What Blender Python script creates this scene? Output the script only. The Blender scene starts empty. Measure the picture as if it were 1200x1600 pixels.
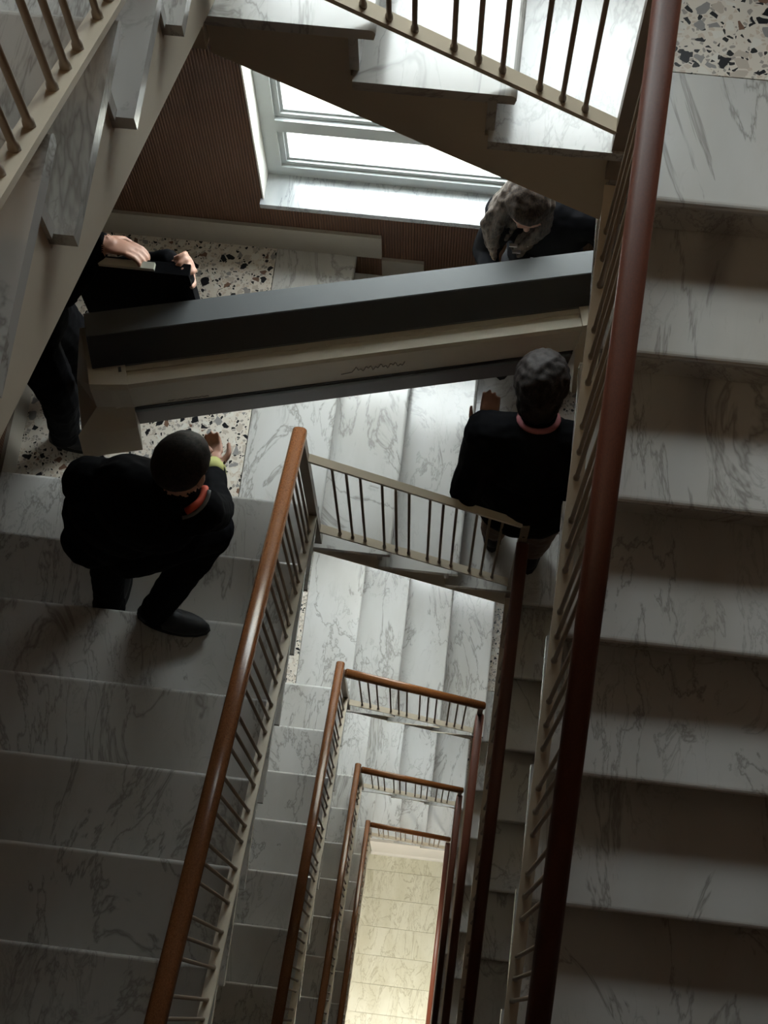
import bpy, bmesh, math, random
from mathutils import Vector, Matrix, noise

R = math.radians
C = bpy.context.scene.collection
SC = bpy.context.scene
random.seed(7)

# ------------------------------------------------------------------ camera
cam_d = bpy.data.cameras.new('camera'); cam = bpy.data.objects.new('camera', cam_d); C.objects.link(cam)
SC.camera = cam
F_PX, TILT, ROLL, YAW = 2320.4, 18.954, -2.158, 8.7225
t, r_, yw = R(TILT), R(ROLL), R(YAW)
fw = Vector((0, math.sin(t), -math.cos(t))); up = Vector((0, math.cos(t), math.sin(t))); rt = Vector((1, 0, 0))
rt2 = rt*math.cos(r_) + up*math.sin(r_); up2 = -rt*math.sin(r_) + up*math.cos(r_)
Rz = Matrix.Rotation(yw, 3, 'Z')
rt2, up2, fw = Rz @ rt2, Rz @ up2, Rz @ fw
M3 = Matrix((rt2, up2, -fw)).transposed()
cam.matrix_world = M3.to_4x4()
cam_d.sensor_fit = 'VERTICAL'; cam_d.sensor_height = 36.0; cam_d.sensor_width = 27.0
cam_d.lens = F_PX/1600*36.0
cam_d.clip_start = 0.02; cam_d.clip_end = 200

# ------------------------------------------------------------------ world, exposure
w = bpy.data.worlds.new('sky'); SC.world = w; w.use_nodes = True
bg = w.node_tree.nodes['Background']
wn = w.node_tree; wg = wn.nodes.new('ShaderNodeTexCoord'); wsx = wn.nodes.new('ShaderNodeSeparateXYZ'); wmr = wn.nodes.new('ShaderNodeMapRange')
wn.links.new(wg.outputs['Generated'], wsx.inputs[0]); wn.links.new(wsx.outputs[2], wmr.inputs[0])   # overcast sky: brighter overhead than at the horizon
wmr.inputs[1].default_value = 0; wmr.inputs[2].default_value = 1; wmr.inputs[3].default_value = 14; wmr.inputs[4].default_value = 23
wn.links.new(wmr.outputs[0], bg.inputs[1]); bg.inputs[0].default_value = (0.93, 0.975, 1.0, 1)
SC.view_settings.view_transform = 'Standard'; SC.view_settings.look = 'None'
SC.view_settings.gamma = 1; SC.view_settings.use_curve_mapping = False
SC.view_settings.exposure = 0.0
SC.cycles.use_denoising = True
SC.cycles.max_bounces = 10; SC.cycles.diffuse_bounces = 6; SC.cycles.transparent_max_bounces = 12
SC.cycles.sample_clamp_indirect = 8

# ------------------------------------------------------------------ measures of the stair
h, G, GS = 0.1731, 0.30, 0.2915                 # riser, going, going of the short flights
H = 20*h
ZL0 = -2.2753; ZR0 = ZL0 - 4*h                  # far-left / far-right landing of the top storey
ZL = [ZL0 - k*H for k in range(5)]; ZR = [ZR0 - k*H for k in range(5)]
ZN = {k: ZR0 - 8*h - k*H for k in range(-1, 5)} # landings on the near side
XWL, XWR, XL, XR, YF, YN = -1.85, 1.54, -.55, .257, 3.115, -1.6
Y0 = 1.85                                       # riser face at the head of the well
GROUND = ZN[4]

# ------------------------------------------------------------------ materials
def newmat(name):
    m = bpy.data.materials.new(name); m.use_nodes = True
    nt = m.node_tree; b = nt.nodes['Principled BSDF']
    return m, nt, b
def N(nt, typ, **kw):
    n = nt.nodes.new(typ)
    for k, v in kw.items(): setattr(n, k, v)
    return n
def flat(name, col, rough=.5, metal=0., var=0., scale=8., bump=0., spec=.5):
    m, nt, b = newmat(name)
    b.inputs['Base Color'].default_value = (*col, 1); b.inputs['Roughness'].default_value = rough
    b.inputs['Metallic'].default_value = metal; b.inputs['Specular IOR Level'].default_value = spec
    if var or bump:
        tc = N(nt, 'ShaderNodeTexCoord'); ns = N(nt, 'ShaderNodeTexNoise')
        ns.inputs['Scale'].default_value = scale; ns.inputs['Detail'].default_value = 5
        nt.links.new(tc.outputs['Object'], ns.inputs['Vector'])
        if var:
            mx = N(nt, 'ShaderNodeMix', data_type='RGBA')
            mx.inputs[6].default_value = (*[c*(1-var) for c in col], 1); mx.inputs[7].default_value = (*[min(1, c*(1+var)) for c in col], 1)
            nt.links.new(ns.outputs['Fac'], mx.inputs[0]); nt.links.new(mx.outputs[2], b.inputs['Base Color'])
        if bump:
            bp = N(nt, 'ShaderNodeBump'); bp.inputs['Strength'].default_value = bump; bp.inputs['Distance'].default_value = .01
            nt.links.new(ns.outputs['Fac'], bp.inputs['Height']); nt.links.new(bp.outputs[0], b.inputs['Normal'])
    return m
def ramp(nt, stops, inter='LINEAR'):
    n = N(nt, 'ShaderNodeValToRGB'); cr = n.color_ramp; cr.interpolation = inter
    while len(cr.elements) < len(stops): cr.elements.new(.5)
    for e, (p, c) in zip(cr.elements, stops): e.position = p; e.color = (*c, 1)
    return n
def marble(name, base, vein, warm, rough=.22, sc=1.0):
    m, nt, b = newmat(name); L = nt.links.new
    geo = N(nt, 'ShaderNodeNewGeometry'); oi = N(nt, 'ShaderNodeObjectInfo')
    mul = N(nt, 'ShaderNodeMath', operation='MULTIPLY'); mul.inputs[1].default_value = 37.0
    L(oi.outputs['Random'], mul.inputs[0])
    add = N(nt, 'ShaderNodeVectorMath', operation='ADD'); L(geo.outputs['Position'], add.inputs[0]); L(mul.outputs[0], add.inputs[1])
    mp = N(nt, 'ShaderNodeMapping'); mp.inputs['Rotation'].default_value = (0, 0, R(38)); mp.inputs['Scale'].default_value = (2.1*sc, .8*sc, 1.3*sc)
    L(add.outputs[0], mp.inputs['Vector'])
    def veins(scale, dist, w0, seed):
        n = N(nt, 'ShaderNodeTexNoise'); n.inputs['Scale'].default_value = scale; n.inputs['Detail'].default_value = 6
        n.inputs['Roughness'].default_value = .62; n.inputs['Distortion'].default_value = dist
        of = N(nt, 'ShaderNodeVectorMath', operation='ADD'); of.inputs[1].default_value = (seed, seed*2.3, seed*.7)
        L(mp.outputs[0], of.inputs[0]); L(of.outputs[0], n.inputs['Vector'])
        s = N(nt, 'ShaderNodeMath', operation='SUBTRACT'); s.inputs[1].default_value = .5; L(n.outputs['Fac'], s.inputs[0])
        a = N(nt, 'ShaderNodeMath', operation='ABSOLUTE'); L(s.outputs[0], a.inputs[0])
        mr = N(nt, 'ShaderNodeMapRange'); mr.inputs[1].default_value = 0; mr.inputs[2].default_value = w0
        mr.inputs[3].default_value = 1; mr.inputs[4].default_value = 0; L(a.outputs[0], mr.inputs[0])
        p = N(nt, 'ShaderNodeMath', operation='POWER'); p.inputs[1].default_value = 1.6; L(mr.outputs[0], p.inputs[0])
        return p.outputs[0]
    big = N(nt, 'ShaderNodeTexNoise'); big.inputs['Scale'].default_value = 1.7; big.inputs['Detail'].default_value = 4
    L(mp.outputs[0], big.inputs['Vector'])
    c0 = N(nt, 'ShaderNodeMix', data_type='RGBA'); c0.inputs[6].default_value = (*base, 1); c0.inputs[7].default_value = (*warm, 1)
    mr = N(nt, 'ShaderNodeMapRange'); mr.inputs[1].default_value = .38; mr.inputs[2].default_value = .7; L(big.outputs['Fac'], mr.inputs[0])
    L(mr.outputs[0], c0.inputs[0])
    v1, v2 = veins(1.5, .9, .022, 3.1), veins(4.2, 1.2, .03, 9.7)
    mask = N(nt, 'ShaderNodeTexNoise'); mask.inputs['Scale'].default_value = 2.4; L(add.outputs[0], mask.inputs['Vector'])
    mk = N(nt, 'ShaderNodeMapRange'); mk.inputs[1].default_value = .42; mk.inputs[2].default_value = .66; L(mask.outputs['Fac'], mk.inputs[0])
    def mulf(a, k, c=None):
        q = N(nt, 'ShaderNodeMath', operation='MULTIPLY'); L(a, q.inputs[0])
        if c is None: q.inputs[1].default_value = k
        else: L(c, q.inputs[1])
        return q.outputs[0]
    f1 = mulf(v1, .75); f2 = mulf(mulf(v2, .68), 0, mk.outputs[0])
    mx = N(nt, 'ShaderNodeMath', operation='MAXIMUM'); L(f1, mx.inputs[0]); L(f2, mx.inputs[1])
    c1 = N(nt, 'ShaderNodeMix', data_type='RGBA'); c1.inputs[7].default_value = (*vein, 1)
    L(mx.outputs[0], c1.inputs[0]); L(c0.outputs[2], c1.inputs[6]); L(c1.outputs[2], b.inputs['Base Color'])
    b.inputs['Roughness'].default_value = rough; b.inputs['Specular IOR Level'].default_value = .62      # polished
    return m
def terrazzo(name):
    m, nt, b = newmat(name); L = nt.links.new
    geo = N(nt, 'ShaderNodeNewGeometry')
    ns = N(nt, 'ShaderNodeTexNoise'); ns.inputs['Scale'].default_value = 22; L(geo.outputs['Position'], ns.inputs['Vector'])
    ad = N(nt, 'ShaderNodeVectorMath', operation='MULTIPLY_ADD'); ad.inputs[1].default_value = (.02, .02, .02)
    L(ns.outputs['Color'], ad.inputs[0]); L(geo.outputs['Position'], ad.inputs[2])
    def layer(scale, edge, stops):
        v = N(nt, 'ShaderNodeTexVoronoi', feature='F1'); v.inputs['Scale'].default_value = scale; L(ad.outputs[0], v.inputs['Vector'])
        e = N(nt, 'ShaderNodeTexVoronoi', feature='DISTANCE_TO_EDGE'); e.inputs['Scale'].default_value = scale; L(ad.outputs[0], e.inputs['Vector'])
        sp = N(nt, 'ShaderNodeSeparateColor'); L(v.outputs['Color'], sp.inputs[0])
        rp = ramp(nt, stops, 'CONSTANT'); L(sp.outputs[0], rp.inputs[0])
        th = N(nt, 'ShaderNodeMath', operation='MULTIPLY_ADD'); L(sp.outputs[1], th.inputs[0]); th.inputs[1].default_value = .16; th.inputs[2].default_value = edge
        gt = N(nt, 'ShaderNodeMath', operation='GREATER_THAN'); L(e.outputs['Distance'], gt.inputs[0]); L(th.outputs[0], gt.inputs[1])
        on = N(nt, 'ShaderNodeMath', operation='LESS_THAN'); L(sp.outputs[0], on.inputs[0]); on.inputs[1].default_value = .62
        q = N(nt, 'ShaderNodeMath', operation='MULTIPLY'); L(gt.outputs[0], q.inputs[0]); L(on.outputs[0], q.inputs[1])
        return rp.outputs[0], q.outputs[0]
    cream = (.60, .545, .47)
    s = [(0, (.012, .012, .014)), (.17, (.16, .09, .06)), (.22, (.24, .23, .22)), (.34, (.44, .38, .32)), (.46, (.62, .59, .53))]
    c_a, f_a = layer(33, .06, s); c_b, f_b = layer(75, .05, [(0, (.02, .02, .02)), (.14, (.3, .27, .24)), (.4, (.5, .42, .34))])
    m1 = N(nt, 'ShaderNodeMix', data_type='RGBA'); m1.inputs[6].default_value = (*cream, 1); L(f_b, m1.inputs[0]); L(c_b, m1.inputs[7])
    m2 = N(nt, 'ShaderNodeMix', data_type='RGBA'); L(f_a, m2.inputs[0]); L(m1.outputs[2], m2.inputs[6]); L(c_a, m2.inputs[7])
    L(m2.outputs[2], b.inputs['Base Color']); b.inputs['Roughness'].default_value = .28; b.inputs['Specular IOR Level'].default_value = .2
    return m
def woodmat(name, c1, c2, rough, stretch, scale=14., spec=.5):
    m, nt, b = newmat(name); L = nt.links.new
    tc = N(nt, 'ShaderNodeTexCoord'); mp = N(nt, 'ShaderNodeMapping'); mp.inputs['Scale'].default_value = stretch
    L(tc.outputs['Object'], mp.inputs['Vector'])
    n = N(nt, 'ShaderNodeTexNoise'); n.inputs['Scale'].default_value = scale; n.inputs['Detail'].default_value = 6; n.inputs['Distortion'].default_value = .6
    L(mp.outputs[0], n.inputs['Vector'])
    rp = ramp(nt, [(.3, c1), (.7, c2)]); L(n.outputs['Fac'], rp.inputs[0]); L(rp.outputs[0], b.inputs['Base Color'])
    b.inputs['Roughness'].default_value = rough; b.inputs['Specular IOR Level'].default_value = spec
    return m
def ribbed(name, c1, c2, axis):
    m, nt, b = newmat(name); L = nt.links.new
    geo = N(nt, 'ShaderNodeNewGeometry'); sp = N(nt, 'ShaderNodeSeparateXYZ'); L(geo.outputs['Position'], sp.inputs[0])
    q = N(nt, 'ShaderNodeMath', operation='MULTIPLY'); L(sp.outputs[axis], q.inputs[0]); q.inputs[1].default_value = 2*math.pi/.012
    s = N(nt, 'ShaderNodeMath', operation='SINE'); L(q.outputs[0], s.inputs[0])
    mr = N(nt, 'ShaderNodeMapRange'); mr.inputs[1].default_value = -1; mr.inputs[2].default_value = 0.2; L(s.outputs[0], mr.inputs[0])
    n = N(nt, 'ShaderNodeTexNoise'); n.inputs['Scale'].default_value = 5; L(geo.outputs['Position'], n.inputs['Vector'])
    a = N(nt, 'ShaderNodeMath', operation='MULTIPLY'); L(n.outputs['Fac'], a.inputs[0]); L(mr.outputs[0], a.inputs[1])
    rp = ramp(nt, [(.05, c1), (.6, c2)]); L(a.outputs[0], rp.inputs[0]); L(rp.outputs[0], b.inputs['Base Color'])
    bp = N(nt, 'ShaderNodeBump'); bp.inputs['Distance'].default_value = .004; bp.inputs['Strength'].default_value = .7
    L(mr.outputs[0], bp.inputs['Height']); L(bp.outputs[0], b.inputs['Normal']); b.inputs['Roughness'].default_value = .55
    return m
def glassmat(name):
    m = bpy.data.materials.new(name); m.use_nodes = True; nt = m.node_tree; L = nt.links.new
    nt.nodes.clear(); out = N(nt, 'ShaderNodeOutputMaterial')
    tr = N(nt, 'ShaderNodeBsdfTransparent'); tr.inputs[0].default_value = (.96, .98, .97, 1)
    gl = N(nt, 'ShaderNodeBsdfGlossy'); gl.inputs['Roughness'].default_value = .02
    mx = N(nt, 'ShaderNodeMixShader'); mx.inputs[0].default_value = .06; L(tr.outputs[0], mx.inputs[1]); L(gl.outputs[0], mx.inputs[2])
    df = N(nt, 'ShaderNodeBsdfDiffuse'); df.inputs[0].default_value = (.35, .34, .30, 1)      # dust and dried drops
    tc = N(nt, 'ShaderNodeTexCoord'); n = N(nt, 'ShaderNodeTexNoise'); n.inputs['Scale'].default_value = 26; n.inputs['Detail'].default_value = 7
    L(tc.outputs['Object'], n.inputs['Vector'])
    mr = N(nt, 'ShaderNodeMapRange'); mr.inputs[1].default_value = .56; mr.inputs[2].default_value = .78; mr.inputs[4].default_value = .5; L(n.outputs['Fac'], mr.inputs[0])
    m2 = N(nt, 'ShaderNodeMixShader'); L(mr.outputs[0], m2.inputs[0]); L(mx.outputs[0], m2.inputs[1]); L(df.outputs[0], m2.inputs[2])
    L(m2.outputs[0], out.inputs[0])
    return m
def emit(name, col, s):
    m, nt, b = newmat(name); b.inputs['Emission Color'].default_value = (*col, 1); b.inputs['Emission Strength'].default_value = s
    return m

MT = dict(
    marble=marble('white_marble', (.53, .525, .505), (.22, .205, .185), (.44, .425, .39), .16),
    sill=marble('grey_veined_marble', (.48, .50, .51), (.17, .19, .20), (.33, .35, .37), .2, 2.2),
    floor=marble('pale_green_marble', (.66, .66, .54), (.36, .34, .24), (.56, .55, .42), .25, 1.4),
    terrazzo=terrazzo('terrazzo'),
    plaster=flat('cream_plaster', (.52, .46, .36), .7, var=.1, scale=3, bump=.05),
    paint=flat('cream_paint', (.52, .45, .34), .42, var=.14, scale=9),
    iron=flat('brown_painted_iron', (.24, .185, .135), .4, var=.15, scale=12),
    rail=woodmat('varnished_wood', (.13, .048, .018), (.24, .095, .035), .26, (30, 1.6, 30)),
    rail_x=woodmat('varnished_wood_across', (.13, .045, .014), (.26, .10, .03), .26, (1.6, 30, 30)),
    rail_dark=woodmat('dark_red_varnished_wood', (.070, .019, .009), (.105, .028, .012), .5, (30, 1.6, 30)),
    wall=ribbed('brown_ribbed_covering', (.085, .036, .017), (.145, .066, .032), 0),
    wall_y=ribbed('brown_ribbed_covering_side', (.085, .036, .017), (.145, .066, .032), 1),
    skirt=flat('taupe_marble', (.36, .33, .28), .35, var=.12, scale=5),
    white=flat('white_plaster', (.74, .73, .68), .8, var=.04, scale=2),
    frame=flat('grey_white_window_paint', (.46, .49, .49), .35, var=.05, scale=10),
    glass=glassmat('dusty_glass'),
    facade=flat('pale_render', (.66, .62, .54), .9, var=.12, scale=.6),
    yard=flat('pale_concrete', (.62, .60, .56), .9, var=.12, scale=.8),
    cloth=flat('black_cloth', (.0065, .0065, .0075), .9, var=.3, scale=30, spec=.04),
    cloth2=flat('charcoal_cloth', (.016, .016, .018), .9, var=.3, scale=30, spec=.2),
    khaki=flat('brown_cloth', (.10, .058, .036), .9, var=.2, scale=30),
    denim=flat('dark_denim', (.040, .042, .050), .9, var=.3, scale=40),
    skin=flat('skin', (.46, .25, .18), .5, var=.1, scale=20),
    hair=woodmat('dark_hair', (.004, .003, .003), (.026, .019, .016), .7, (7, 7, 1), 22, .2),
    hair2=woodmat('dark_blond_hair', (.008, .006, .005), (.085, .060, .045), .6, (8, 8, .7), 22, .3),
    shoe=flat('black_leather', (.012, .012, .013), .6, spec=.3),
    red=flat('orange_red_cloth', (.55, .07, .03), .7),
    pink=flat('dusty_pink_cloth', (.30, .10, .11), .8),
    cream_plastic=flat('cream_plastic', (.60, .55, .45), .45, var=.06, scale=6),
    lid_grey=flat('grey_lid_plastic', (.115, .122, .124), .5, var=.06, scale=5),
    lid_shaded=flat('shaded_lid_plastic', (.032, .034, .038), .45, var=.08, scale=5),  # same lid plastic darkened: shade of its sloped front put into the colour
    slot=flat('slot_black', (.006, .006, .006), .6),
    brown_dark=flat('dark_brown_panel', (.080, .050, .045), .45, var=.15, scale=5),
    ink=flat('grey_print', (.20, .18, .14), .6),
    pale=flat('pale_edge', (.50, .50, .42), .6),
    steel=flat('bright_metal', (.7, .7, .7), .3, metal=1),
    glove=flat('yellow_green_cloth', (.36, .36, .12), .8),
    lamp=emit('lamp_glow', (1, .93, .74), 30), lamp_dim=emit('dim_lamp_glow', (1, .78, .50), 55),
)

# ------------------------------------------------------------------ object helpers
def link(name, me, mat=None, parent=None, loc=None):
    o = bpy.data.objects.new(name, me); C.objects.link(o)
    if mat is not None and not me.materials: me.materials.append(mat)
    if parent is not None: o.parent = parent
    if loc is not None: o.location = loc
    return o
def obj(name, bm, mat, parent=None, loc=None, smooth=False):
    bmesh.ops.recalc_face_normals(bm, faces=bm.faces)
    me = bpy.data.meshes.new(name); bm.to_mesh(me); bm.free()
    if smooth:
        for p in me.polygons: p.use_smooth = True
    return link(name, me, mat, parent, loc)
def thing(name, label, cat, loc=(0, 0, 0), group=None):
    o = bpy.data.objects.new(name, None); C.objects.link(o); o.location = loc; o.empty_display_size = .1
    o['label'] = label; o['category'] = cat
    if group: o['group'] = group
    return o
def struct(o, label=None):
    o['kind'] = 'structure'
    if label: o['label'] = label
    return o
def dup(root, dz, label=None, skip=()):
    r = root.copy(); C.objects.link(r); r.location.z += dz
    if label: r['label'] = label
    for ch in list(root.children):
        if ch.name.split('.')[0] in skip: continue
        c = ch.copy(); C.objects.link(c); c.parent = r
        for g in list(ch.children):
            d = g.copy(); C.objects.link(d); d.parent = c
    return r
def box(bm, a, b):
    vs = [bm.verts.new((x, y, z)) for x in (a[0], b[0]) for y in (a[1], b[1]) for z in (a[2], b[2])]
    for f in ((0, 1, 3, 2), (4, 6, 7, 5), (0, 4, 5, 1), (2, 3, 7, 6), (0, 2, 6, 4), (1, 5, 7, 3)):
        bm.faces.new([vs[i] for i in f])
    return vs
def bx(*ab):
    bm = bmesh.new()
    for i in range(0, len(ab), 2): box(bm, ab[i], ab[i+1])
    return bm
def bev(bm, w, seg=2, ang=30):
    es = [e for e in bm.edges if len(e.link_faces) == 2 and e.calc_face_angle(0) > R(ang)]
    bmesh.ops.bevel(bm, geom=es, offset=w, segments=seg, affect='EDGES', profile=.6)
    return bm
def prism(pts, c0, c1, mode, bm=None):
    """extrude a profile: mode 'yz' profile in (y,z) along x; 'xz' profile in (x,z) along y"""
    bm = bm or bmesh.new()
    def P(a, b, c): return (c, a, b) if mode == 'yz' else (a, c, b)
    A = [bm.verts.new(P(a, b, c0)) for a, b in pts]; B = [bm.verts.new(P(a, b, c1)) for a, b in pts]
    n = len(pts)
    bm.faces.new(A); bm.faces.new(B[::-1])
    for i in range(n): bm.faces.new((A[i], B[i], B[(i+1) % n], A[(i+1) % n]))
    return bm
def slab(nose, back, top, c0, c1, mode, th=.03):
    """marble tread: rounded at its nose"""
    s = 1 if nose > back else -1; r = .013
    pts = [(back, top)]
    for k in range(0, 5):
        a = R(90 - 22.5*k); pts.append((nose - s*r + s*r*math.cos(a), top - r + r*math.sin(a)))
    pts += [(nose - s*.004, top - th), (back, top - th)]
    return prism(pts, c0, c1, mode)
def tube(bm, pts, r, n=8, cap=True):
    pts = [Vector(p) for p in pts]; rs = r if isinstance(r, (list, tuple)) else [r]*len(pts); rings = []
    prev = None
    for i, p in enumerate(pts):
        d = (pts[min(i+1, len(pts)-1)] - pts[max(i-1, 0)]).normalized()
        ref = prev if prev is not None else (Vector((0, 0, 1)) if abs(d.z) < .9 else Vector((1, 0, 0)))
        u = (ref - d*ref.dot(d)).normalized(); v = d.cross(u); prev = u
        rings.append([bm.verts.new(p + (u*math.cos(2*math.pi*k/n) + v*math.sin(2*math.pi*k/n))*rs[i]) for k in range(n)])
    for a, b in zip(rings, rings[1:]):
        for k in range(n): bm.faces.new((a[k], a[(k+1) % n], b[(k+1) % n], b[k]))
    if cap: bm.faces.new(rings[0][::-1]); bm.faces.new(rings[-1])
    return bm
def sweep(bm, p0, p1, prof, side, upv):
    """sweep a closed 2-D profile (side, up) straight from p0 to p1"""
    p0, p1, side, upv = map(Vector, (p0, p1, side, upv))
    A = [bm.verts.new(p0 + side*a + upv*b) for a, b in prof]; B = [bm.verts.new(p1 + side*a + upv*b) for a, b in prof]
    n = len(prof); bm.faces.new(A); bm.faces.new(B[::-1])
    for i in range(n): bm.faces.new((A[i], B[i], B[(i+1) % n], A[(i+1) % n]))
    return bm
HAND = [(.0255*math.copysign(abs(math.cos(a))**.75, math.cos(a)), .024*math.copysign(abs(math.sin(a))**.75, math.sin(a)))
        for a in [2*math.pi*k/20 for k in range(20)]]

# ------------------------------------------------------------------ the shell
win_z = [(z + .385, z + 1.9) for z in ZL]; WX0, WX1 = -.93, .62
TOP = 2.3
bm = bmesh.new(); lo = GROUND - .3
for z0, z1 in win_z[::-1]:
    box(bm, (XWL - .3, YF, lo), (XWR + .3, YF + .3, z0 - .031))
    box(bm, (XWL - .3, YF, z0 - .031), (WX0, YF + .3, z1)); box(bm, (WX1, YF, z0 - .031), (XWR + .3, YF + .3, z1)); lo = z1
box(bm, (XWL - .3, YF, lo), (XWR + .3, YF + .3, TOP))
struct(obj('wall_far', bm, MT['wall']))
struct(obj('wall_left', bx((XWL - .3, YN - .3, GROUND - .3), (XWL, YF, TOP)), MT['wall_y']))
struct(obj('wall_right', bx((XWR, YN - .3, GROUND - .3), (XWR + .3, YF, TOP)), MT['wall_y']))
struct(obj('wall_near', bx((XWL, YN - .3, GROUND - .3), (XWR, YN, TOP)), MT['wall']))
struct(obj('ceiling', bx((XWL - .3, YN - .3, TOP), (XWR + .3, YF + .3, TOP + .2)), MT['white']))
# ground floor: a bed, with the slabs that show through the well laid on it one by one
fl = struct(obj('floor', bx((XWL, YN, GROUND - .3), (XWR, YF, GROUND - .012)), MT['floor']))
tiles = {}
yb = -1.58
row = 0
while yb < 1.84:
    y1 = min(yb + .325, 1.86); x = XWL + .02 - (row*.27 % .62)
    while x < XWR:
        xa, xb = max(x, XWL), min(x + .62, XWR)
        if xb - xa > .03:
            key = (round(xb - xa, 2), round(y1 - yb, 2))
            if key not in tiles:
                b_ = bx((0, 0, -.012), (xb - xa - .003, y1 - yb - .003, 0)); bmesh.ops.recalc_face_normals(b_, faces=b_.faces)
                me = bpy.data.meshes.new('floor_tile'); b_.to_mesh(me); b_.free(); me.materials.append(MT['floor']); tiles[key] = me
            link('floor_tile', tiles[key], None, fl, (xa, yb, GROUND))
        x += .62
    yb += .325; row += 1
# closed wall under the lowest short flight, with its plinth
struct(obj('wall_ground', bx((-.59, 1.87, GROUND), (.29, 1.95, ZR[4] - .2)), MT['white']))
struct(obj('trim_1', bx((-.60, 1.845, GROUND), (.30, 1.87, GROUND + .12)), MT['white']))

# windows, one per storey
def make_window(k):
    z0, z1 = win_z[k]
    W = bpy.data.objects.new('window_%d' % (k+1), None); C.objects.link(W); W.location = (0, 0, z0); struct(W)
    z1 -= z0; y0, y1 = 3.235, 3.30
    def ring(x0, x1, za, zb, wd, ya, yb_):
        return bx((x0, ya, za), (x0+wd, yb_, zb), (x1-wd, ya, za), (x1, yb_, zb), (x0+wd, ya, za), (x1-wd, yb_, za+wd), (x0+wd, ya, zb-wd), (x1-wd, yb_, zb))
    obj('window_frame', ring(WX0, WX1, 0, z1, .062, y0, y1), MT['frame'], W)
    for n_, (za, zb) in enumerate(((.062, .325), (.40, z1 - .062))):
        s = obj('sash', ring(WX0+.062, WX1-.062, za, zb, .022, y0+.014, y1-.006), MT['frame'], W)
        obj('bead', ring(WX0+.084, WX1-.084, za+.022, zb-.022, .012, y0+.026, y1-.012), MT['frame'], s)
        obj('pane', bx((WX0+.09, 3.268, za+.03), (WX1-.09, 3.272, zb-.03)), MT['glass'], W)
    obj('transom', bx((WX0+.062, y0-.006, .325), (WX1-.062, y1, .40)), MT['frame'], W)
    obj('sill', bev(bx((WX0-.012, YF-.028, -.03), (WX1+.012, 3.236, 0)), .004), MT['sill'], W)
    obj('reveal', bx((WX0-.004, YF-.001, 0), (WX0+.002, 3.236, z1), (WX1-.002, YF-.001, 0), (WX1+.004, 3.236, z1), (WX0, YF-.001, z1-.004), (WX1, 3.236, z1+.002)), MT['white'], W)
    obj('outer_sill', bx((WX0-.05, 3.30, -.08), (WX1+.05, 3.62, .03)), MT['facade'], W)
    return W
for k in range(5): make_window(k)
struct(obj('ground', bx((-30, 3.42, GROUND - .5), (30, 40, GROUND - .35)), MT['yard']))
fac = thing('building', 'pale rendered building across the courtyard, seen through the window', 'building', (0, 13, GROUND - .35))
obj('facade', bx((-14, 0, 0), (14, 6, 13)), MT['facade'], fac)
obj('cornice', bx((-14.1, -.25, 12.6), (14.1, 0, 13.05)), MT['white'], fac)
for i in range(8):
    for j in range(3):
        f = obj('facade_window', bx((-12.5+i*3.4, -.06, 1.5+j*3.6), (-11.3+i*3.4, .02, 3.3+j*3.6)), MT['frame'], fac)
        obj('facade_pane', bx((-12.4+i*3.4, -.075, 1.6+j*3.6), (-11.4+i*3.4, -.062, 3.2+j*3.6)), MT['denim'], f)

# ------------------------------------------------------------------ stairs
LVL = ['on the top storey', 'beside the people', 'one storey below the people',
       'two storeys below the people', 'on the lowest storey']
SO = .365                                                     # soffit below the nosing line
def left_flight():
    T = thing('stair_flight', 'marble stair flight rising towards the viewer on the left, ' + LVL[0], 'staircase', (0, 0, ZL0))
    p = []
    for i in range(8):
        p += [(1.83 - G*i, i*h - .03 if i else -.2), (1.83 - G*i, (i+1)*h - .03)]
    nz = lambda y: h + (1.8904 - y)/G*h
    p += [(-.285, 8*h - .03), (-.285, nz(-.285) - SO), (1.83, nz(1.83) - SO)]
    p = [(1.857, nz(1.857) - SO), (1.857, -.031), (1.83, -.031)] + p[1:-1]
    obj('stringer', prism(p, XWL+.004, XL - .035, 'yz'), MT['plaster'], T)
    for i in range(1, 8): obj('tread', slab(1.8904 - (i-1)*G, 1.85 - i*G - .012, i*h, XWL+.004, XL, 'yz'), MT['marble'], T)
    for i in range(8): obj('riser', bx((XWL+.004, 1.83 - i*G, i*h), (XL - .028, 1.85 - i*G, (i+1)*h - .03)), MT['marble'], T)
    return T
def right_flight():
    T = thing('stair_flight', 'marble stair flight rising away from the viewer on the right, ' + LVL[0], 'staircase', (0, 0, ZR0))
    p = []
    for i in range(8):
        p += [(1.87 - G*i, -i*h - .03), (1.87 - G*i, -(i+1)*h - .03)]
    nz = lambda y: -(1.8186 - y)/G*h
    p += [(-.23, -8*h - .28), (.10, nz(.10) - SO), (1.87, nz(1.87) - SO)]
    obj('stringer', prism(p, XR + .035, XWR-.004, 'yz'), MT['plaster'], T)
    for i in range(1, 8): obj('tread', slab(1.8186 - i*G, 1.85 - (i-1)*G + .012, -i*h, XR, XWR-.004, 'yz'), MT['marble'], T)
    for i in range(8): obj('riser', bx((XR + .028, 1.85 - i*G, -(i+1)*h + .003), (XWR-.004, 1.87 - i*G, -i*h - .03)), MT['marble'], T)
    return T
XA = -.5518
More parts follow.
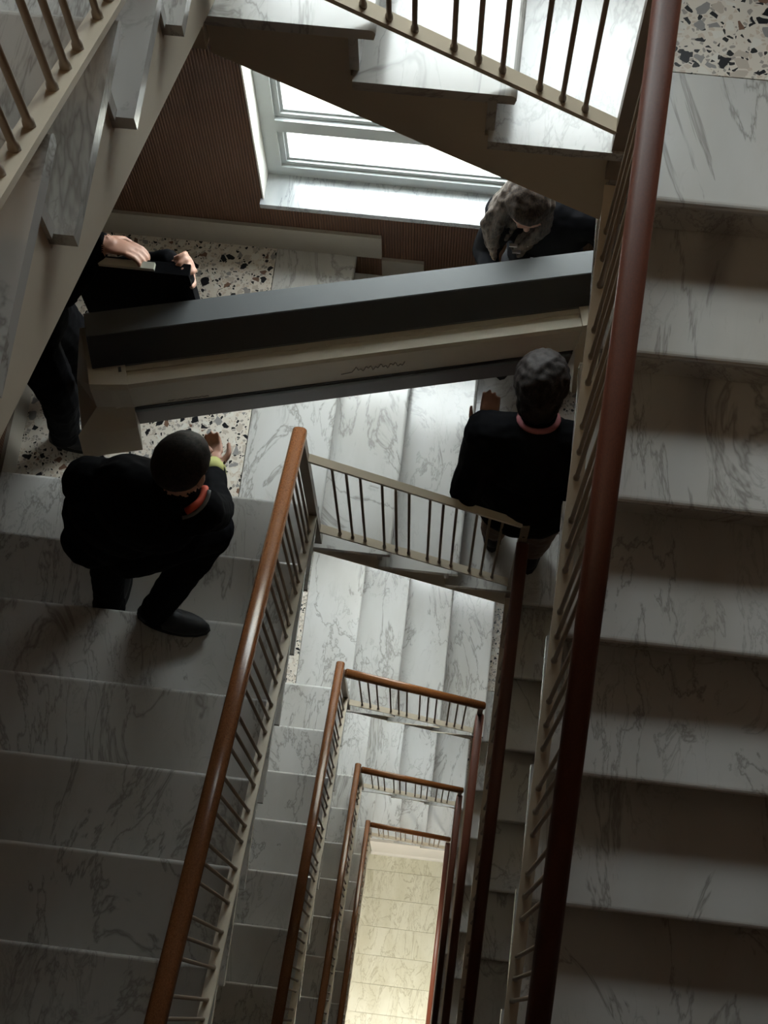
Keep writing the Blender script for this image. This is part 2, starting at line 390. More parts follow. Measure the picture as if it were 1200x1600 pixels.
def short_flight():
    T = thing('stair_flight', 'short marble stair flight along the window wall, ' + LVL[0], 'staircase', (0, 0, ZL0))
    xf = [XA - .04 + GS*i for i in range(4)]
    nz = lambda x: -(x - XA)/GS*h
    p = []
    for i in range(4): p += [(xf[i] - .02, -i*h - .03), (xf[i] - .02, -(i+1)*h - .03)]
    p += [(xf[3] - .02, nz(xf[3]) - SO), (xf[0] - .02, nz(xf[0]) - SO)]
    obj('stringer', prism(p, 1.855, YF-.004, 'xz'), MT['plaster'], T)
    for i in range(1, 4): obj('tread', slab(XA + GS*i, xf[i-1] - .012, -i*h, 1.82, YF-.004, 'xz'), MT['marble'], T)
    for i in range(4): obj('riser', bx((xf[i] - .02, 1.848, -(i+1)*h), (xf[i], YF-.004, -i*h - .03)), MT['marble'], T)
    return T
def landing_left():
    T = thing('stair_landing', 'left corner landing, terrazzo with marble edge slab, ' + LVL[0], 'landing', (0, 0, ZL0))
    obj('landing_slab', bx((XWL, 1.832, -.3), (XA - .062, YF, -.03)), MT['plaster'], T)
    obj('terrazzo_panel', bx((XWL, 1.85, -.03), (-.902, YF, 0)), MT['terrazzo'], T)
    obj('marble_slab', slab(XA, -.899, 0, 1.852, YF, 'xz'), MT['marble'], T)
    return T
def landing_right():
    T = thing('stair_landing', 'right corner landing, terrazzo with marble edge slab, ' + LVL[0], 'landing', (0, 0, ZR0))
    x0 = XA - .04 + GS*3
    obj('landing_slab', bx((x0 - .018, 1.872, -.3), (XWR, YF, -.03)), MT['plaster'], T)
    obj('terrazzo_panel', bx((x0, 2.169, -.03), (XWR, YF, 0)), MT['terrazzo'], T)
    obj('marble_slab', slab(1.8186, 2.166, 0, XR, XWR, 'yz'), MT['marble'], T)
    return T
def landing_near(k):
    T = thing('stair_landing', 'long terrazzo landing on the viewer side of the well, ' + LVL[0], 'landing', (0, 0, ZN[k]))
    obj('landing_slab', bx((XWL, YN, -.28), (XWR, -.28, -.03)), MT['plaster'], T)
    obj('terrazzo_panel', bx((XWL, YN, -.03), (XWR, -.62, 0)), MT['terrazzo'], T)
    obj('marble_slab', slab(-.235, -.617, 0, XWL, XWR, 'yz'), MT['marble'], T)
    return T

def bar(p0, p1, a, b, side, upv):
    return sweep(bmesh.new(), p0, p1, [(-a/2, -b/2), (a/2, -b/2), (a/2, b/2), (-a/2, b/2)], side, upv)
def baluster_mesh(hh, r=.0055):
    bm = bmesh.new(); tube(bm, [(0, 0, 0), (0, 0, .012), (0, 0, .02), (0, 0, hh)], [r*1.45, r*1.45, r, r], 8)
    bmesh.ops.recalc_face_normals(bm, faces=bm.faces)
    me = bpy.data.meshes.new('baluster'); bm.to_mesh(me); bm.free(); me.materials.append(MT['iron'])
    for p in me.polygons: p.use_smooth = True
    return me
BAL = baluster_mesh(.79)
HR = .866
def rail_set(T, line, ax, d0, d1, starts, wood, cut0=0., cut1=0., side=None, lip=None):
    """line(s) -> point on nosing line over the rail plane; ax unit direction in plan"""
    p0, p1 = Vector(line(d0)), Vector(line(d1)); d = (p1 - p0).normalized()
    side = Vector(side); upn = side.cross(d) if side.cross(d).z > 0 else -side.cross(d)
    Z = Vector((0, 0, 1))
    obj('bottom_rail', bev(bar(p0 + Z*.022, p1 + Z*.022, .034, .012, side, upn), .002, 1), MT['paint'], T)
    obj('top_rail', bev(bar(p0 + Z*(HR - .048), p1 + Z*(HR - .048), .03, .014, side, upn), .002, 1), MT['paint'], T)
    if wood:
        q0, q1 = Vector(line(d0 + cut0)), Vector(line(d1 + cut1))
        o = obj('handrail', sweep(bmesh.new(), q0 + Z*(HR - .014), q1 + Z*(HR - .014), HAND, side, upn), MT[wood], T)
        me = o.data
        for f in me.polygons: f.use_smooth = len(f.vertices) == 4
        bmm = bmesh.new(); bmm.from_mesh(me)
        caps = [f for f in bmm.faces if len(f.verts) > 4]
        bmesh.ops.bevel(bmm, geom=list({e for f in caps for e in f.edges}), offset=.006, segments=2, affect='EDGES')
        bmm.to_mesh(me); bmm.free()
    for s in starts:
        link('baluster', BAL, None, T, Vector(line(s)) + Z*.026)
def left_rail():
    T = thing('stair_railing', 'iron railing with varnished wooden handrail, left flight, ' + LVL[0], 'railing', (XL - .012, Y0, ZL0))
    line = lambda s: (0, -s, h + (1.8904 - Y0 + s)/G*h)
    st = [Y0 - (1.739 - .194*n - .0525*j) for n in range(10) for j in range(3)]
    rail_set(T, line, None, .014, 2.12, st, 'rail', cut0=-.012, side=(1, 0, 0))
    z = line(.014)[2]
    obj('corner_post', bev(bx((-.017, -.03, -.12), (.017, .004, z + HR - .05)), .002, 1), MT['iron'], T)
    return T
def right_rail():
    T = thing('stair_railing', 'iron railing with dark red wooden handrail, right flight, ' + LVL[0], 'railing', (XR + .011, Y0, ZR0))
    line = lambda s: (0, -s, -(1.8186 - Y0 + s)/G*h)
    st = [Y0 - (1.738 - .194*n - .0525*j) for n in range(10) for j in range(3)]
    rail_set(T, line, None, .02, 2.12, st, 'rail_dark', cut0=.0, side=(1, 0, 0))
    return T
def short_rail():
    T = thing('stair_railing', 'short iron railing with wooden handrail, window side, ' + LVL[0], 'railing', (XA, 1.842, ZL0))
    line = lambda s: (s, 0, -s/GS*h)
    st = [.085 + .1805*n + .0505*j for n in range(4) for j in range(3)]
    rail_set(T, line, None, .004, .80, st, 'rail_x', cut0=.006, cut1=.035, side=(0, 1, 0))
    z = line(.80)[2]
    obj('corner_post', bev(bx((.80, -.016, z - .16), (.832, .016, z + HR - .05)), .002, 1), MT['iron'], T)
    return T
protos = [left_flight(), right_flight(), short_flight(), landing_left(), landing_right(), left_rail(), right_rail(), short_rail()]
for k in range(1, 5):
    for p in protos:
        lab = p['label'].replace(LVL[0], LVL[k])
        if p['category'] == 'railing' and k == 1 and p['label'].startswith('short'):
            lab = 'short iron railing with a bare cream top bar and no wood, beside the people'
            dup(p, -k*H, lab, skip=('handrail',))
        else: dup(p, -k*H, lab)
n0 = landing_near(-1)
for k in range(0, 4): dup(n0, -(k+1)*H, n0['label'].replace(LVL[0], LVL[k+1]))

# skirting along the walls, storey by storey
for k in range(5):
    zl, zr = ZL[k], ZR[k]
    bm = bx((XWL, YF - .016, zl), (-.444, YF, zl + .175))
    for i in range(1, 4):
        a = -.444 if i == 1 else XA + GS*(i-1); box(bm, (a, YF - .016, zl - i*h), (XA + GS*i if i < 3 else .30, YF, zl - (i-1)*h + .0 if i > 1 else zl - h + .16))
    box(bm, (.30, YF - .016, zr), (XWR, YF, zr + .175))
    struct(obj('baseboard_far' if k == 0 else 'baseboard_far.%03d' % k, bm, MT['skirt']))
    struct(obj('baseboard_left' if k == 0 else 'baseboard_left.%03d' % k, bx((XWL, 1.852, zl), (XWL + .016, YF - .017, zl + .175)), MT['skirt']))

# lamp of the entrance hall, under the lowest near landing
lz = ZN[3] - .28
hl = thing('ceiling_lamp', 'round ceiling lamp of the entrance hall under the landing', 'lamp', (-.1, -.95, lz))
bm = bmesh.new(); bmesh.ops.create_cone(bm, cap_ends=True, segments=28, radius1=.2, radius2=.22, depth=.04, matrix=Matrix.Translation((0, 0, -.02)))
obj('lamp_base', bm, MT['white'], hl)
bm = bmesh.new(); bmesh.ops.create_uvsphere(bm, u_segments=24, v_segments=12, radius=.19)
for v in bm.verts: v.co.z = min(v.co.z, 0)*.45 - .04
obj('lamp_shade', bm, MT['lamp'], hl, smooth=True)
ld = bpy.data.lights.new('hall_light', 'AREA'); ld.shape = 'DISK'; ld.size = .5; ld.energy = 135; ld.color = (1, .97, .88)
lo_ = bpy.data.objects.new('hall_light', ld); C.objects.link(lo_); lo_.location = (-.1, -.95, lz - .16)

tl_ = thing('wall_lamp', 'round frosted wall lamp on the near wall above the top landing', 'lamp', (-1.15, YN, 1.05))
bm = bmesh.new(); bmesh.ops.create_cone(bm, cap_ends=True, segments=28, radius1=.09, radius2=.08, depth=.04, matrix=Matrix.Translation((0, .022, 0)) @ Matrix.Rotation(R(-90), 4, 'X'))
obj('lamp_base', bm, MT['white'], tl_)
bm = bmesh.new(); bmesh.ops.create_uvsphere(bm, u_segments=24, v_segments=14, radius=.12, matrix=Matrix.Translation((0, .15, 0)))
obj('lamp_shade', bm, MT['lamp_dim'], tl_, smooth=True)
# sky portals in the window openings
for k in range(5):
    z0, z1 = win_z[k]
    pd = bpy.data.lights.new('window_portal', 'AREA'); pd.shape = 'RECTANGLE'; pd.size = WX1 - WX0; pd.size_y = z1 - z0; pd.cycles.is_portal = True
    po = bpy.data.objects.new('window_portal', pd); C.objects.link(po); po.location = ((WX0 + WX1)/2, 3.41, (z0 + z1)/2); po.rotation_euler = (R(-90), 0, 0)

#PEOPLE#
# ------------------------------------------------------------------ the carried machine
def machine():
    P0 = Vector((-1.378, 2.205, -4.69)); P1 = Vector((.383, 2.70, -4.78))
    ux = (P1 - P0).normalized(); Lm = (P1 - P0).length + .07
    uy = Vector((ux.y, -ux.x, 0)).normalized(); uz = ux.cross(uy).normalized()
    if uz.z < 0: uz = -uz
    T = thing('office_machine', 'long cream machine with dark grey lid, carried across the landing by the people', 'machine', P0)
    T.rotation_euler = Matrix((ux, uy, uz)).transposed().to_euler() if ux.cross(uy).z > 0 else Matrix((ux, -uy, uz)).transposed().to_euler()
    # local frame: x along, y = -depth (towards the viewer is negative), z up
    def pr(pts, x0, x1): return prism([(-d, z) for d, z in pts], x0, x1, 'yz')
    obj('lid', bev(pr([(0, 0), (.087, 0), (.166, -.092), (.166, -.118), (0, -.118)], .0, Lm - .03), .004), MT['lid_grey'], T)
    obj('lid_front', pr([(.091, -.0015), (.171, -.094), (.167, -.098), (.087, -.005)], .002, Lm - .032), MT['lid_shaded'], T)  # thin sheet over the lid slope, carrying its shade as a darker tone
    obj('body', bev(pr([(0, -.118), (.185, -.118), (.185, -.127), (.202, -.132), (.202, -.119), (.236, -.121), (.243, -.14), (.240, -.315), (.17, -.315), (.17, -.33), (0, -.33)], .05, Lm - .06), .003), MT['cream_plastic'], T)
    obj('slot', pr([(.16, -.313), (.2425, -.313), (.2415, -.332), (.16, -.337)], .12, Lm - .14), MT['slot'], T)  # black block fills the recess; the opening's shade is put into its colour
    obj('slot_lip', bev(pr([(.17, -.334), (.2445, -.332), (.2455, -.350), (.17, -.352)], .11, Lm - .15), .003), MT['lid_grey'], T)
    obj('front_panel', pr([(.02, -.33), (.17, -.33), (.17, -.352), (.236, -.352), (.228, -.50), (.02, -.50)], .11, Lm - .13), MT['brown_dark'], T)
    # end caps, flared forward and down
    for nm, x0, x1, s in (('end_cap', -.03, .115, -1), ('end_cap', Lm - .135, Lm, 1)):
        bm = pr([(.0, -.105), (.17, -.105), (.240, -.113), (.250, -.14), (.246, -.30), (.29, -.39), (.335, -.50), (.31, -.52), (.0, -.52)], x0, x1)
        for v in bm.verts:
            outer = v.co.x < x0 + .01 if s < 0 else v.co.x > x1 - .01
            if outer and v.co.z < -.35: v.co.x += s*.075
            if outer and -v.co.y > .15 and v.co.z > -.35: v.co.y += .02; v.co.x -= s*.012
        obj(nm, bev(bm, .012, 3, 20), MT['cream_plastic'], T)
    obj('latch', bev(bx((.09, -.19, -.116), (.10, -.172, -.104)), .002), MT['lid_grey'], T)
    cap = obj('cap_button', bev(bx((Lm - .07, -.215, -.112), (Lm - .045, -.195, -.105)), .003), MT['lid_grey'], T)
    # illegible script in relief on the front
    bm = bmesh.new(); rr = random.Random(3); x = .93
    pts = [(x - .05, -.2435, -.255), (x - .01, -.2435, -.247)]
    for i in range(42):
        pts.append((x + i*.0045, -.2440, -.228 + .012*math.sin(i*1.55) + .010*math.sin(i*.61 + 1) + rr.uniform(-.003, .003)))
    tube(bm, pts, .0016, 5); obj('script_lettering', bm, MT['ink'], T)
    bm = bmesh.new(); tube(bm, [(.24 + i*.006, -.2430, -.29 + .003*math.sin(i*1.9)) for i in range(26)], .0013, 5); obj('small_lettering', bm, MT['ink'], T)
    return T
machine()

# ------------------------------------------------------------------ people
def V(*a): return Vector(a)
def ellipsoid(bm, c, r, rot=None, u=16, v=12):
    m = Matrix.Translation(c) @ (rot.to_4x4() if rot else Matrix.Identity(4)) @ Matrix.Diagonal((*r, 1))
    bmesh.ops.create_uvsphere(bm, u_segments=u, v_segments=v, radius=1, matrix=m)
def frame(f, u):
    f = Vector(f).normalized(); u = Vector(u); u = (u - f*u.dot(f)).normalized()
    return Matrix((f.cross(u), f, u)).transposed()            # columns: right, forward, up
def capsule(bm, a, b, ra, rb):
    a, b = Vector(a), Vector(b); n = max(2, int((b-a).length/.03))
    d = (b-a).normalized(); pts, rs = [], []
    for k in (80, 55, 25): pts.append(a - d*ra*math.sin(R(k))); rs.append(ra*math.cos(R(k)))
    for i in range(n+1): pts.append(a.lerp(b, i/n)); rs.append(ra + (rb-ra)*i/n)
    for k in (25, 55, 80): pts.append(b + d*rb*math.sin(R(k))); rs.append(rb*math.cos(R(k)))
    tube(bm, pts, rs, 12)
class Figure:
    def __init__(s): s.bm = bmesh.new(); s.prims = []          # prims: (a, b, ra, rb, material slot)
    def cap(s, a, b, ra, rb, m): capsule(s.bm, a, b, ra, rb); s.prims.append((Vector(a), Vector(b), ra, rb, m))
    def ell(s, c, r, rot, m):
        ellipsoid(s.bm, Vector(c), r, rot); k = max(r); ax = list(r).index(k); d = (rot.col[ax] if rot else Vector([1 if i == ax else 0 for i in range(3)])).normalized()
        q = sorted(r)[1]; off = max(0, k - q); s.prims.append((Vector(c) - d*off, Vector(c) + d*off, q, q, m))
    def hand(s, wrist, d, n, m, curl=.6, size=1.0, left=False, spread=.0):
        """d: towards the fingers, n: out of the palm"""
        wrist = Vector(wrist); d = Vector(d).normalized(); n = Vector(n); n = (n - d*n.dot(d)).normalized(); sd = d.cross(n)
        if left: sd = -sd
        z = size; rot = Matrix((sd, d, n)).transposed()
        s.ell(wrist + d*.05*z, (.040*z, .055*z, .015*z), rot, m)
        s.cap(wrist, wrist + d*.03*z, .024*z, .026*z, m)
        for k, (o, L) in enumerate(((.031, .072), (.011, .083), (-.010, .076), (-.030, .060))):
            p = wrist + d*.092*z + sd*o*z; dir_ = (d + sd*o*spread).normalized(); a = curl*.5
            for j, f in enumerate((.45, .32, .25)):
                ax = dir_.cross(n); dd = dir_*math.cos(a) + n*math.sin(a)
                q = p + dd*L*f*z; s.cap(p, q, (.0092 - .0008*j)*z, (.0086 - .0008*j)*z, m); p = q; a += curl*.85
        p = wrist + d*.025*z + sd*.034*z; dd = (sd*.75 + d*.6 + n*.35).normalized()
        q = p + dd*.045*z; s.cap(p, q, .0125*z, .0105*z, m); q2 = q + (d*.85 + n*.45 + sd*.1).normalized()*.035*z; s.cap(q, q2, .0102*z, .0085*z, m)
    def head(s, c, f, u, m, sz=1.0):
        rot = frame(f, u); c = Vector(c); r, fo, uu = rot.col[0], rot.col[1], rot.col[2]
        s.ell(c + uu*.02*sz, (.074*sz, .095*sz, .088*sz), rot, m)
        s.ell(c + fo*.025*sz - uu*.055*sz, (.055*sz, .066*sz, .060*sz), rot, m)
        s.cap(c + fo*.088*sz + uu*.012*sz, c + fo*.106*sz - uu*.024*sz, .009*sz, .014*sz, m)   # nose
        s.ell(c + fo*.078*sz - uu*.092*sz, (.022*sz, .018*sz, .016*sz), rot, m)               # chin
        s.ell(c + fo*.086*sz - uu*.058*sz, (.024*sz, .010*sz, .010*sz), rot, m)               # lips
        s.ell(c + fo*.086*sz + uu*.034*sz, (.050*sz, .012*sz, .008*sz), rot, m)               # brow
        for q in (-1, 1): s.ell(c + r*q*.076*sz - uu*.005*sz, (.008*sz, .018*sz, .030*sz), rot, m)
        return rot
    def build(s, name, mats, label, voxel=.0065, fold=.006):
        me = bpy.data.meshes.new(name); s.bm.to_mesh(me); s.bm.free()
        o = bpy.data.objects.new(name, me); C.objects.link(o)
        a = o.modifiers.new('r', 'REMESH'); a.mode = 'VOXEL'; a.voxel_size = voxel
        b = o.modifiers.new('s', 'SMOOTH'); b.iterations = 4; b.factor = .5
        dg = bpy.context.evaluated_depsgraph_get(); nm = bpy.data.meshes.new_from_object(o.evaluated_get(dg), depsgraph=dg)
        o.modifiers.clear(); o.data = nm; bpy.data.meshes.remove(me); nm.name = name
        nm.materials.clear()
        for m in mats: nm.materials.append(m)
        pr = s.prims
        def near(p):
            best, bm_ = 9, 0
            for a_, b_, ra, rb, m in pr:
                ab = b_ - a_; l2 = ab.length_squared; t_ = max(0, min(1, (p - a_).dot(ab)/l2)) if l2 > 1e-9 else 0
                dd = (p - a_ - ab*t_).length - (ra + (rb-ra)*t_)
                if dd < best: best, bm_ = dd, m
            return bm_
        cell = {}
        nrm = [v.normal.copy() for v in nm.vertices]
        for v in nm.vertices:
            key = (round(v.co.x/.012), round(v.co.y/.012), round(v.co.z/.012))
            if key not in cell: cell[key] = near(v.co)
            if mats[cell[key]].name not in ('skin',):
                v.co += nrm[v.index]*(fold*noise.noise(v.co*13) + fold*.5*noise.noise(v.co*31))
        for p in nm.polygons:
            k = nm.vertices[p.vertices[0]].co; v = k
            key = (round(v.x/.012), round(v.y/.012), round(v.z/.012))
            if key not in cell: cell[key] = near(v)
            p.material_index = cell[key]; p.use_smooth = True
        o['label'] = label; o['category'] = 'person'
        return o
def child(name, bm, mat, parent, smooth=True, voxel=None, disp=0., freq=40):
    o = obj(name, bm, mat, parent, smooth=smooth)
    if voxel:
        me = o.data; o.modifiers.new('r', 'REMESH').mode = 'VOXEL'; o.modifiers['r'].voxel_size = voxel
        dg = bpy.context.evaluated_depsgraph_get(); nm = bpy.data.meshes.new_from_object(o.evaluated_get(dg), depsgraph=dg)
        o.modifiers.clear(); o.data = nm; nm.materials.clear(); nm.materials.append(mat)
        nr = [v.normal.copy() for v in nm.vertices]
        for v in nm.vertices: v.co += nr[v.index]*disp*noise.noise(v.co*freq)
        for p in nm.polygons: p.use_smooth = True
    return o
def eyes(par, c, rot, sz=1.0):
    for q in (-1, 1):
        bm = bmesh.new(); ellipsoid(bm, Vector(c) + rot.col[0]*q*.031*sz + rot.col[1]*.083*sz + rot.col[2]*.016*sz, (.012, .010, .009), rot, 10, 8)
        child('eye', bm, MT['pale'], par)
def hair_cap(par, c, rot, mat, sz=1.0, thick=.008, name='hair', disp=.006, nape=.0, extra=None):
    bm = bmesh.new(); c = Vector(c); r, f, u = rot.col
    ellipsoid(bm, c + u*.026*sz - f*.008*sz, ((.076+thick)*sz, (.094+thick)*sz, (.088+thick)*sz), rot, 28, 20)
    for v in bm.verts:
        l = v.co - c; up_, fo_ = l.dot(u)/sz, l.dot(f)/sz
        lim = -.035 - nape if fo_ < 0 else -.035 + .095*min(1, fo_/.07)      # hair line: nape, temples, forehead
        if up_ < lim: v.co = c + l*.72 + u*(lim - up_)*.6*sz
    if extra: extra(bm)
    return child(name, bm, mat, par, voxel=.006, disp=disp)
def shoe(par, ankle, toe, z, mat=None):
    """a leather shoe standing on a tread at height z, from heel under the ankle to the toe"""
    a = Vector((ankle[0], ankle[1], z)); d = (Vector((toe[0], toe[1], z)) - a).normalized(); s = Vector((-d.y, d.x, 0)); U = Vector((0, 0, 1))
    rot = Matrix((s, d, U)).transposed(); bm = bmesh.new()
    ellipsoid(bm, a + d*.09 + U*.034, (.046, .125, .034), rot); ellipsoid(bm, a + d*.0 + U*.05, (.038, .055, .05), rot)
    ellipsoid(bm, a + d*.06 + U*.055, (.040, .075, .036), rot)
    for v in bm.verts: v.co.z = max(v.co.z, z + .002)
    o = child('shoe', bm, mat or MT['shoe'], par, voxel=.007)
    bm = bmesh.new(); ellipsoid(bm, a + d*.075 + U*.008, (.050, .140, .008), rot)
    for v in bm.verts: v.co.z = max(v.co.z, z + .001)
    child('sole', bm, MT['slot'], o)

CL, SK, TR = 0, 1, 2
def ring_collar(par, c, axis, r, tr, mat, name='collar', a0=0, a1=360):
    axis = Vector(axis).normalized(); u = axis.cross(Vector((0, 1, .3))).normalized(); v = axis.cross(u)
    n = 20; pts = [Vector(c) + u*r*math.cos(R(a0 + (a1-a0)*i/n)) + v*r*math.sin(R(a0 + (a1-a0)*i/n)) for i in range(n+1)]
    bm = bmesh.new(); tube(bm, pts, tr, 8); return child(name, bm, mat, par)

def person_a():
    f = Figure(); z3, z2 = ZL[1] + 3*h, ZL[1] + 2*h
    pel, wai, che, nek = V(-1.10, 1.39, -4.50), V(-1.05, 1.39, -4.39), V(-.96, 1.40, -4.30), V(-.835, 1.425, -4.18)
    hd = V(-.83, 1.445, -4.07); ff = V(.45, .72, -.45); uu = V(.1, .3, .9)
    tr = frame((.2, .95, -.3), che - pel)
    f.ell(pel, (.165, .125, .14), tr, TR); f.ell(wai, (.17, .12, .16), tr, CL); f.ell(che, (.19, .13, .16), tr, CL)
    shL, shR = V(-1.13, 1.44, -4.27), V(-.79, 1.40, -4.30)
    f.cap(shL, shR, .088, .08, CL); f.cap(che, nek, .10, .07, CL)
    f.cap(nek, hd, .056, .05, SK)
    hR, kR, aR = V(-1.03, 1.33, -4.56), V(-.815, 1.48, -4.74), V(-1.035, 1.285, -5.14)
    hL, kL, aL = V(-1.17, 1.35, -4.56), V(-1.20, 1.49, -4.93), V(-1.255, 1.335, -5.31)
    for a, b, c in ((hR, kR, aR), (hL, kL, aL)):
        f.cap(a, b, .098, .078, TR); f.cap(b, c, .076, .056, TR); f.cap(c, c - V(0, 0, .05), .058, .062, TR)
    eL, wL = V(-1.215, 1.50, -4.64), V(-1.235, 1.69, -5.06); eR, wR = V(-.775, 1.475, -4.52), V(-.835, 1.66, -4.66)
    f.cap(shL, eL, .074, .060, CL); f.cap(eL, wL, .058, .046, CL)
    f.cap(shR, eR, .074, .062, CL); f.cap(eR, wR, .060, .046, CL)
    f.hand(wL, V(.15, .75, -.6), V(-.1, .6, .75), SK, .5, left=True); f.hand(wR, V(-.15, .85, -.5), V(-.3, .3, .9), SK, .6)
    hc = hd + ff.normalized()*.02
    rot = f.head(hc, ff, uu, SK)
    o = f.build('person', [MT['cloth'], MT['skin'], MT['cloth']], 'person in black with an orange red collar, stooping on the left stairs under the machine')
    eyes(o, hc, rot); hair_cap(o, hc, rot, MT['hair'], 1.0, .005, disp=.002, nape=.02)
    bm = bmesh.new(); tube(bm, [nek + V(.074*math.cos(R(a)), -.004 + .074*math.sin(R(a)), .012 - .0004*abs(a + 45)) for a in range(-65, 16, 8)], .012, 8); child('collar', bm, MT['red'], o)
    bm = bmesh.new(); tube(bm, [nek + V(.090*math.cos(R(a)), -.006 + .090*math.sin(R(a)), .004) for a in range(-75, 11, 10)], .006, 8); child('collar_trim', bm, MT['lid_grey'], o)
    bm = bmesh.new(); tube(bm, [wR + V(-.005, .015, -.02), wR + V(.010, -.035, .030)], .050, 12); child('cuff', bm, MT['glove'], o)
    shoe(o, aR + V(-.02, -.01, 0), (-.82, 1.245), z3); shoe(o, aL + V(0, -.02, 0), (-1.22, 1.56), z2)
    return o
def person_b():
    f = Figure()
    pel, wai, che, nek, hd = V(.265, 1.99, -5.58), V(.262, 1.98, -5.40), V(.26, 2.04, -5.16), V(.255, 2.115, -4.98), V(.247, 2.175, -4.86)
    ff, uu = V(.12, .85, -.5), V(0, .5, .87)
    tr = frame((0, 1, -.2), che - pel)
    f.ell(pel, (.18, .14, .14), tr, CL); f.ell(wai, (.19, .145, .20), tr, CL); f.ell(che, (.205, .14, .20), tr, CL)
    f.ell(V(.262, 1.985, -5.50), (.21, .165, .15), tr, CL)
    shL, shR = V(.08, 2.06, -5.05), V(.44, 2.06, -5.06)
    f.cap(shL, shR, .090, .085, CL); f.cap(nek, hd, .055, .05, SK); f.cap(che, nek, .12, .072, CL)
    kL, aL, kR, aR = V(.18, 2.06, -5.86), V(.165, 2.075, -6.18), V(.36, 2.05, -5.98), V(.345, 2.06, -6.34)
    for hp, k, a in ((V(.18, 1.99, -5.62), kL, aL), (V(.35, 1.99, -5.62), kR, aR)):
        f.cap(hp, k, .10, .078, TR); f.cap(k, a, .076, .062, TR)
    eL, wL = V(.025, 1.91, -5.26), V(.075, 2.15, -5.27); eR, wR = V(.50, 1.93, -5.26), V(.46, 2.22, -5.29)
    f.cap(shL, eL, .082, .068, CL); f.cap(eL, wL, .066, .050, CL); f.cap(shR, eR, .080, .066, CL); f.cap(eR, wR, .062, .048, CL)
    f.hand(wL, V(.05, .95, -.05), V(0, .0, 1), SK, .5, left=True); f.hand(wR, V(-.05, .95, -.05), V(0, 0, 1), SK, .5)
    hc = hd + ff.normalized()*.02
    rot = f.head(hc, ff, uu, SK)
    o = f.build('person', [MT['cloth'], MT['skin'], MT['khaki']], 'person in a black jacket with pink collar, back turned, right of the short railing')
    eyes(o, hc, rot)
    def long(bm):
        r, fo, u = rot.col
        ellipsoid(bm, hc - fo*.055 - u*.05, (.078, .06, .075), rot)
    hair_cap(o, hc, rot, MT['hair'], 1.0, .024, disp=.007, nape=.04, extra=long)
    ring_collar(o, nek + V(0, -.012, .010), hd - nek, .070, .011, MT['pink'])
    shoe(o, (.165, 2.05, 0), (.15, 2.3), ZL[1] - 3*h); shoe(o, (.345, 2.02, 0), (.36, 2.3), ZR[1])
    return o
def person_c():
    f = Figure()
    pel, wai, che, nek, hd = V(.23, 2.935, -5.36), V(.23, 2.93, -5.2), V(.22, 2.91, -4.97), V(.17, 2.87, -4.79), V(.125, 2.815, -4.67)
    ff, uu = V(.15, -.75, -.6), V(.1, -.35, .9)
    tr = frame((-.1, -1, -.1), che - pel)
    f.ell(pel, (.165, .12, .15), tr, TR); f.ell(wai, (.155, .115, .18), tr, CL); f.ell(che, (.18, .12, .18), tr, CL)
    shR, shL = V(.06, 2.88, -4.88), V(.38, 2.90, -4.90)
    f.cap(shR, shL, .080, .085, CL); f.cap(nek, hd, .05, .048, SK)
    for hx, k, a in ((.155, V(.15, 2.86, -5.72), V(.15, 2.93, -6.02)), (.31, V(.33, 2.86, -5.84), V(.40, 2.93, -6.33))):
        f.cap(V(hx, 2.935, -5.42), k, .09, .07, TR); f.cap(k, a, .066, .05, TR)
    eR, wR = V(.0, 2.86, -5.13), V(.03, 2.69, -5.06); eL, wL = V(.50, 2.92, -5.14), V(.45, 2.84, -5.06)
    f.cap(shR, eR, .068, .055, CL); f.cap(eR, wR, .052, .040, CL); f.cap(shL, eL, .068, .055, CL); f.cap(eL, wL, .052, .040, CL)
    f.hand(wR, V(.2, -.5, -.7), V(0, -.7, .6), SK, .5); f.hand(wL, V(-.2, -.5, -.7), V(0, -.7, .5), SK, .5, left=True)
    rot = f.head(hd, ff, uu, SK)
    o = f.build('person', [MT['cloth'], MT['skin'], MT['cloth2']], 'person with long dark blond hair, in black, behind the machine by the window')
    eyes(o, hd, rot); rr = random.Random(5); r, fo, u = rot.col
    def locks(bm):
        for i in range(22):
            a = R(-15 + 215*i/21)                               # from one temple round the back to the other
            q = hd - fo*math.sin(a)*.080 + r*math.cos(a)*.080 + u*.03
            out = (q - hd); out.z = 0; out = out.normalized()
            e = Vector((q.x*.35 + .025 + rr.uniform(-.02, .02), q.y*.4 + 1.645, q.z - rr.uniform(.24, .36))) + out*.02
            mid = q.lerp(e, .5) + out*.035
            for p_, p2, ra, rb in ((q, mid, .022, .024), (mid, e, .024, .008)): capsule(bm, p_, p2, ra, rb)
    hair_cap(o, hd, rot, MT['hair2'], 1.0, .012, disp=.006, extra=locks)
    for (x, y, z) in ((.085, 2.755, -4.90), (.125, 2.765, -4.905), (.17, 2.76, -5.0), (.10, 2.75, -4.935)):
        child('buckle', bev(bx((x, y-.006, z), (x+.03, y+.006, z+.006)), .001), MT['steel'], o, smooth=False)
    shoe(o, (.15, 2.95, 0), (.12, 2.70), ZL[1] - 2*h); shoe(o, (.40, 2.95, 0), (.38, 2.70), ZR[1])
    return o
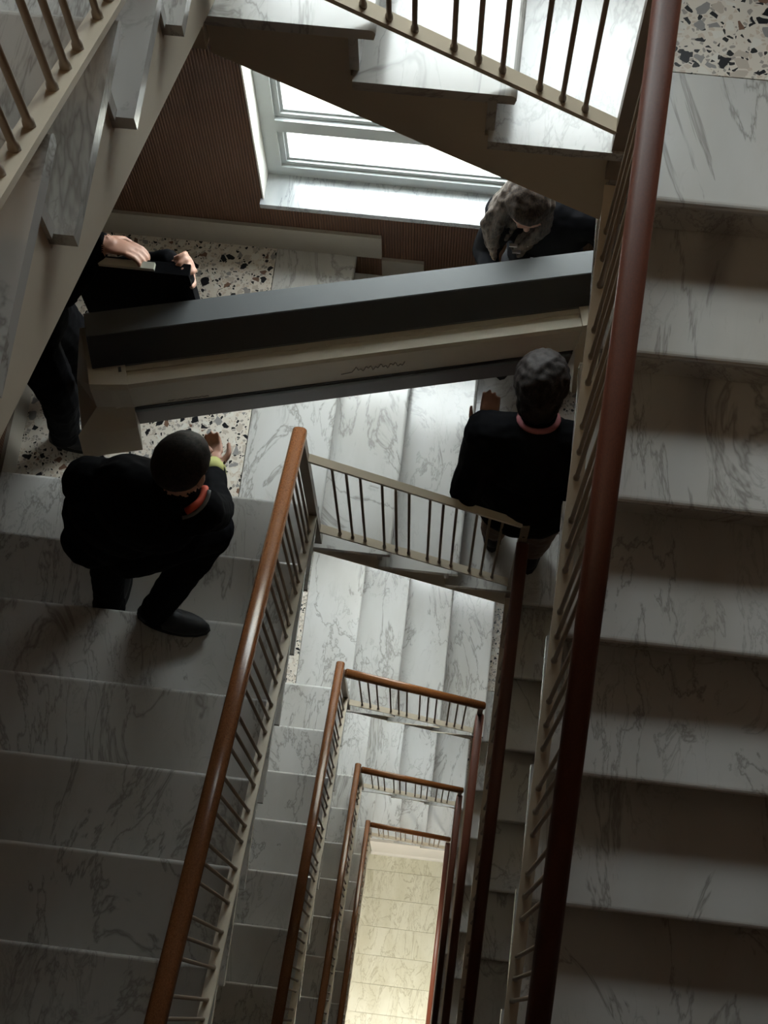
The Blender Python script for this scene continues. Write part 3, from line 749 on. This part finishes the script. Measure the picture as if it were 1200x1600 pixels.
def person_d():
    f = Figure(); zf = ZL[1]
    pel, wai, che, nek, hd = V(-1.62, 2.28, -4.90), V(-1.61, 2.29, -4.74), V(-1.58, 2.33, -4.50), V(-1.545, 2.34, -4.30), V(-1.50, 2.345, -4.17)
    ff, uu = V(.8, .15, -.55), V(.5, 0, .85)
    tr = frame((1, 0, -.1), che - pel)
    f.ell(pel, (.17, .125, .15), tr, TR); f.ell(wai, (.175, .12, .18), tr, CL); f.ell(che, (.20, .13, .19), tr, CL)
    shR, shL = V(-1.57, 2.17, -4.42), V(-1.57, 2.51, -4.42)
    f.cap(shR, shL, .08, .08, CL); f.cap(nek, hd, .056, .05, SK)
    for y, k, a in ((2.19, V(-1.58, 2.12, -5.30), V(-1.64, 2.11, -5.66)), (2.36, V(-1.56, 2.36, -5.30), V(-1.63, 2.38, -5.66))):
        f.cap(V(-1.62, y, -4.94), k, .098, .078, TR); f.cap(k, a, .076, .060, TR)
    eR, wR = V(-1.44, 2.24, -4.62), V(-1.315, 2.40, -4.525); eL, wL = V(-1.39, 2.45, -4.86), V(-1.055, 2.43, -4.69)
    f.cap(shR, eR, .070, .056, CL); f.cap(eR, wR, .054, .040, CL); f.cap(shL, eL, .070, .056, CL); f.cap(eL, wL - V(.06, -.015, 0), .054, .040, CL)
    f.cap(wL - V(.06, -.015, 0), wL, .034, .028, SK)
    f.hand(wR, V(.9, -.12, -.02), V(0, -.45, -.9), SK, .55, 1.08, left=False)
    f.hand(wL, V(.36, -.28, .85), V(-.72, -.62, .1), SK, 1.05, 1.1, left=False)
    rot = f.head(hd, ff, uu, SK)
    o = f.build('person', [MT['cloth'], MT['skin'], MT['cloth']], 'person in black at the left wall, both hands on a black bag', voxel=.0055)
    eyes(o, hd, rot); hair_cap(o, hd, rot, MT['hair'])
    shoe(o, (-1.66, 2.11, 0), (-1.40, 2.10), zf); shoe(o, (-1.65, 2.38, 0), (-1.40, 2.42), zf)
    return o
person_a(); person_b(); person_c(); person_d()
bg_ = thing('bag', 'flat black bag with a pale strip along its top edge, held behind the machine', 'bag', (-1.43, 2.325, -4.96))
obj('panel', bev(bx((0, .0, 0), (.425, .045, .40)), .012, 3), MT['cloth'], bg_)
obj('top_strip', bev(bx((.085, .004, .400), (.305, .03, .418)), .004), MT['pale'], bg_)
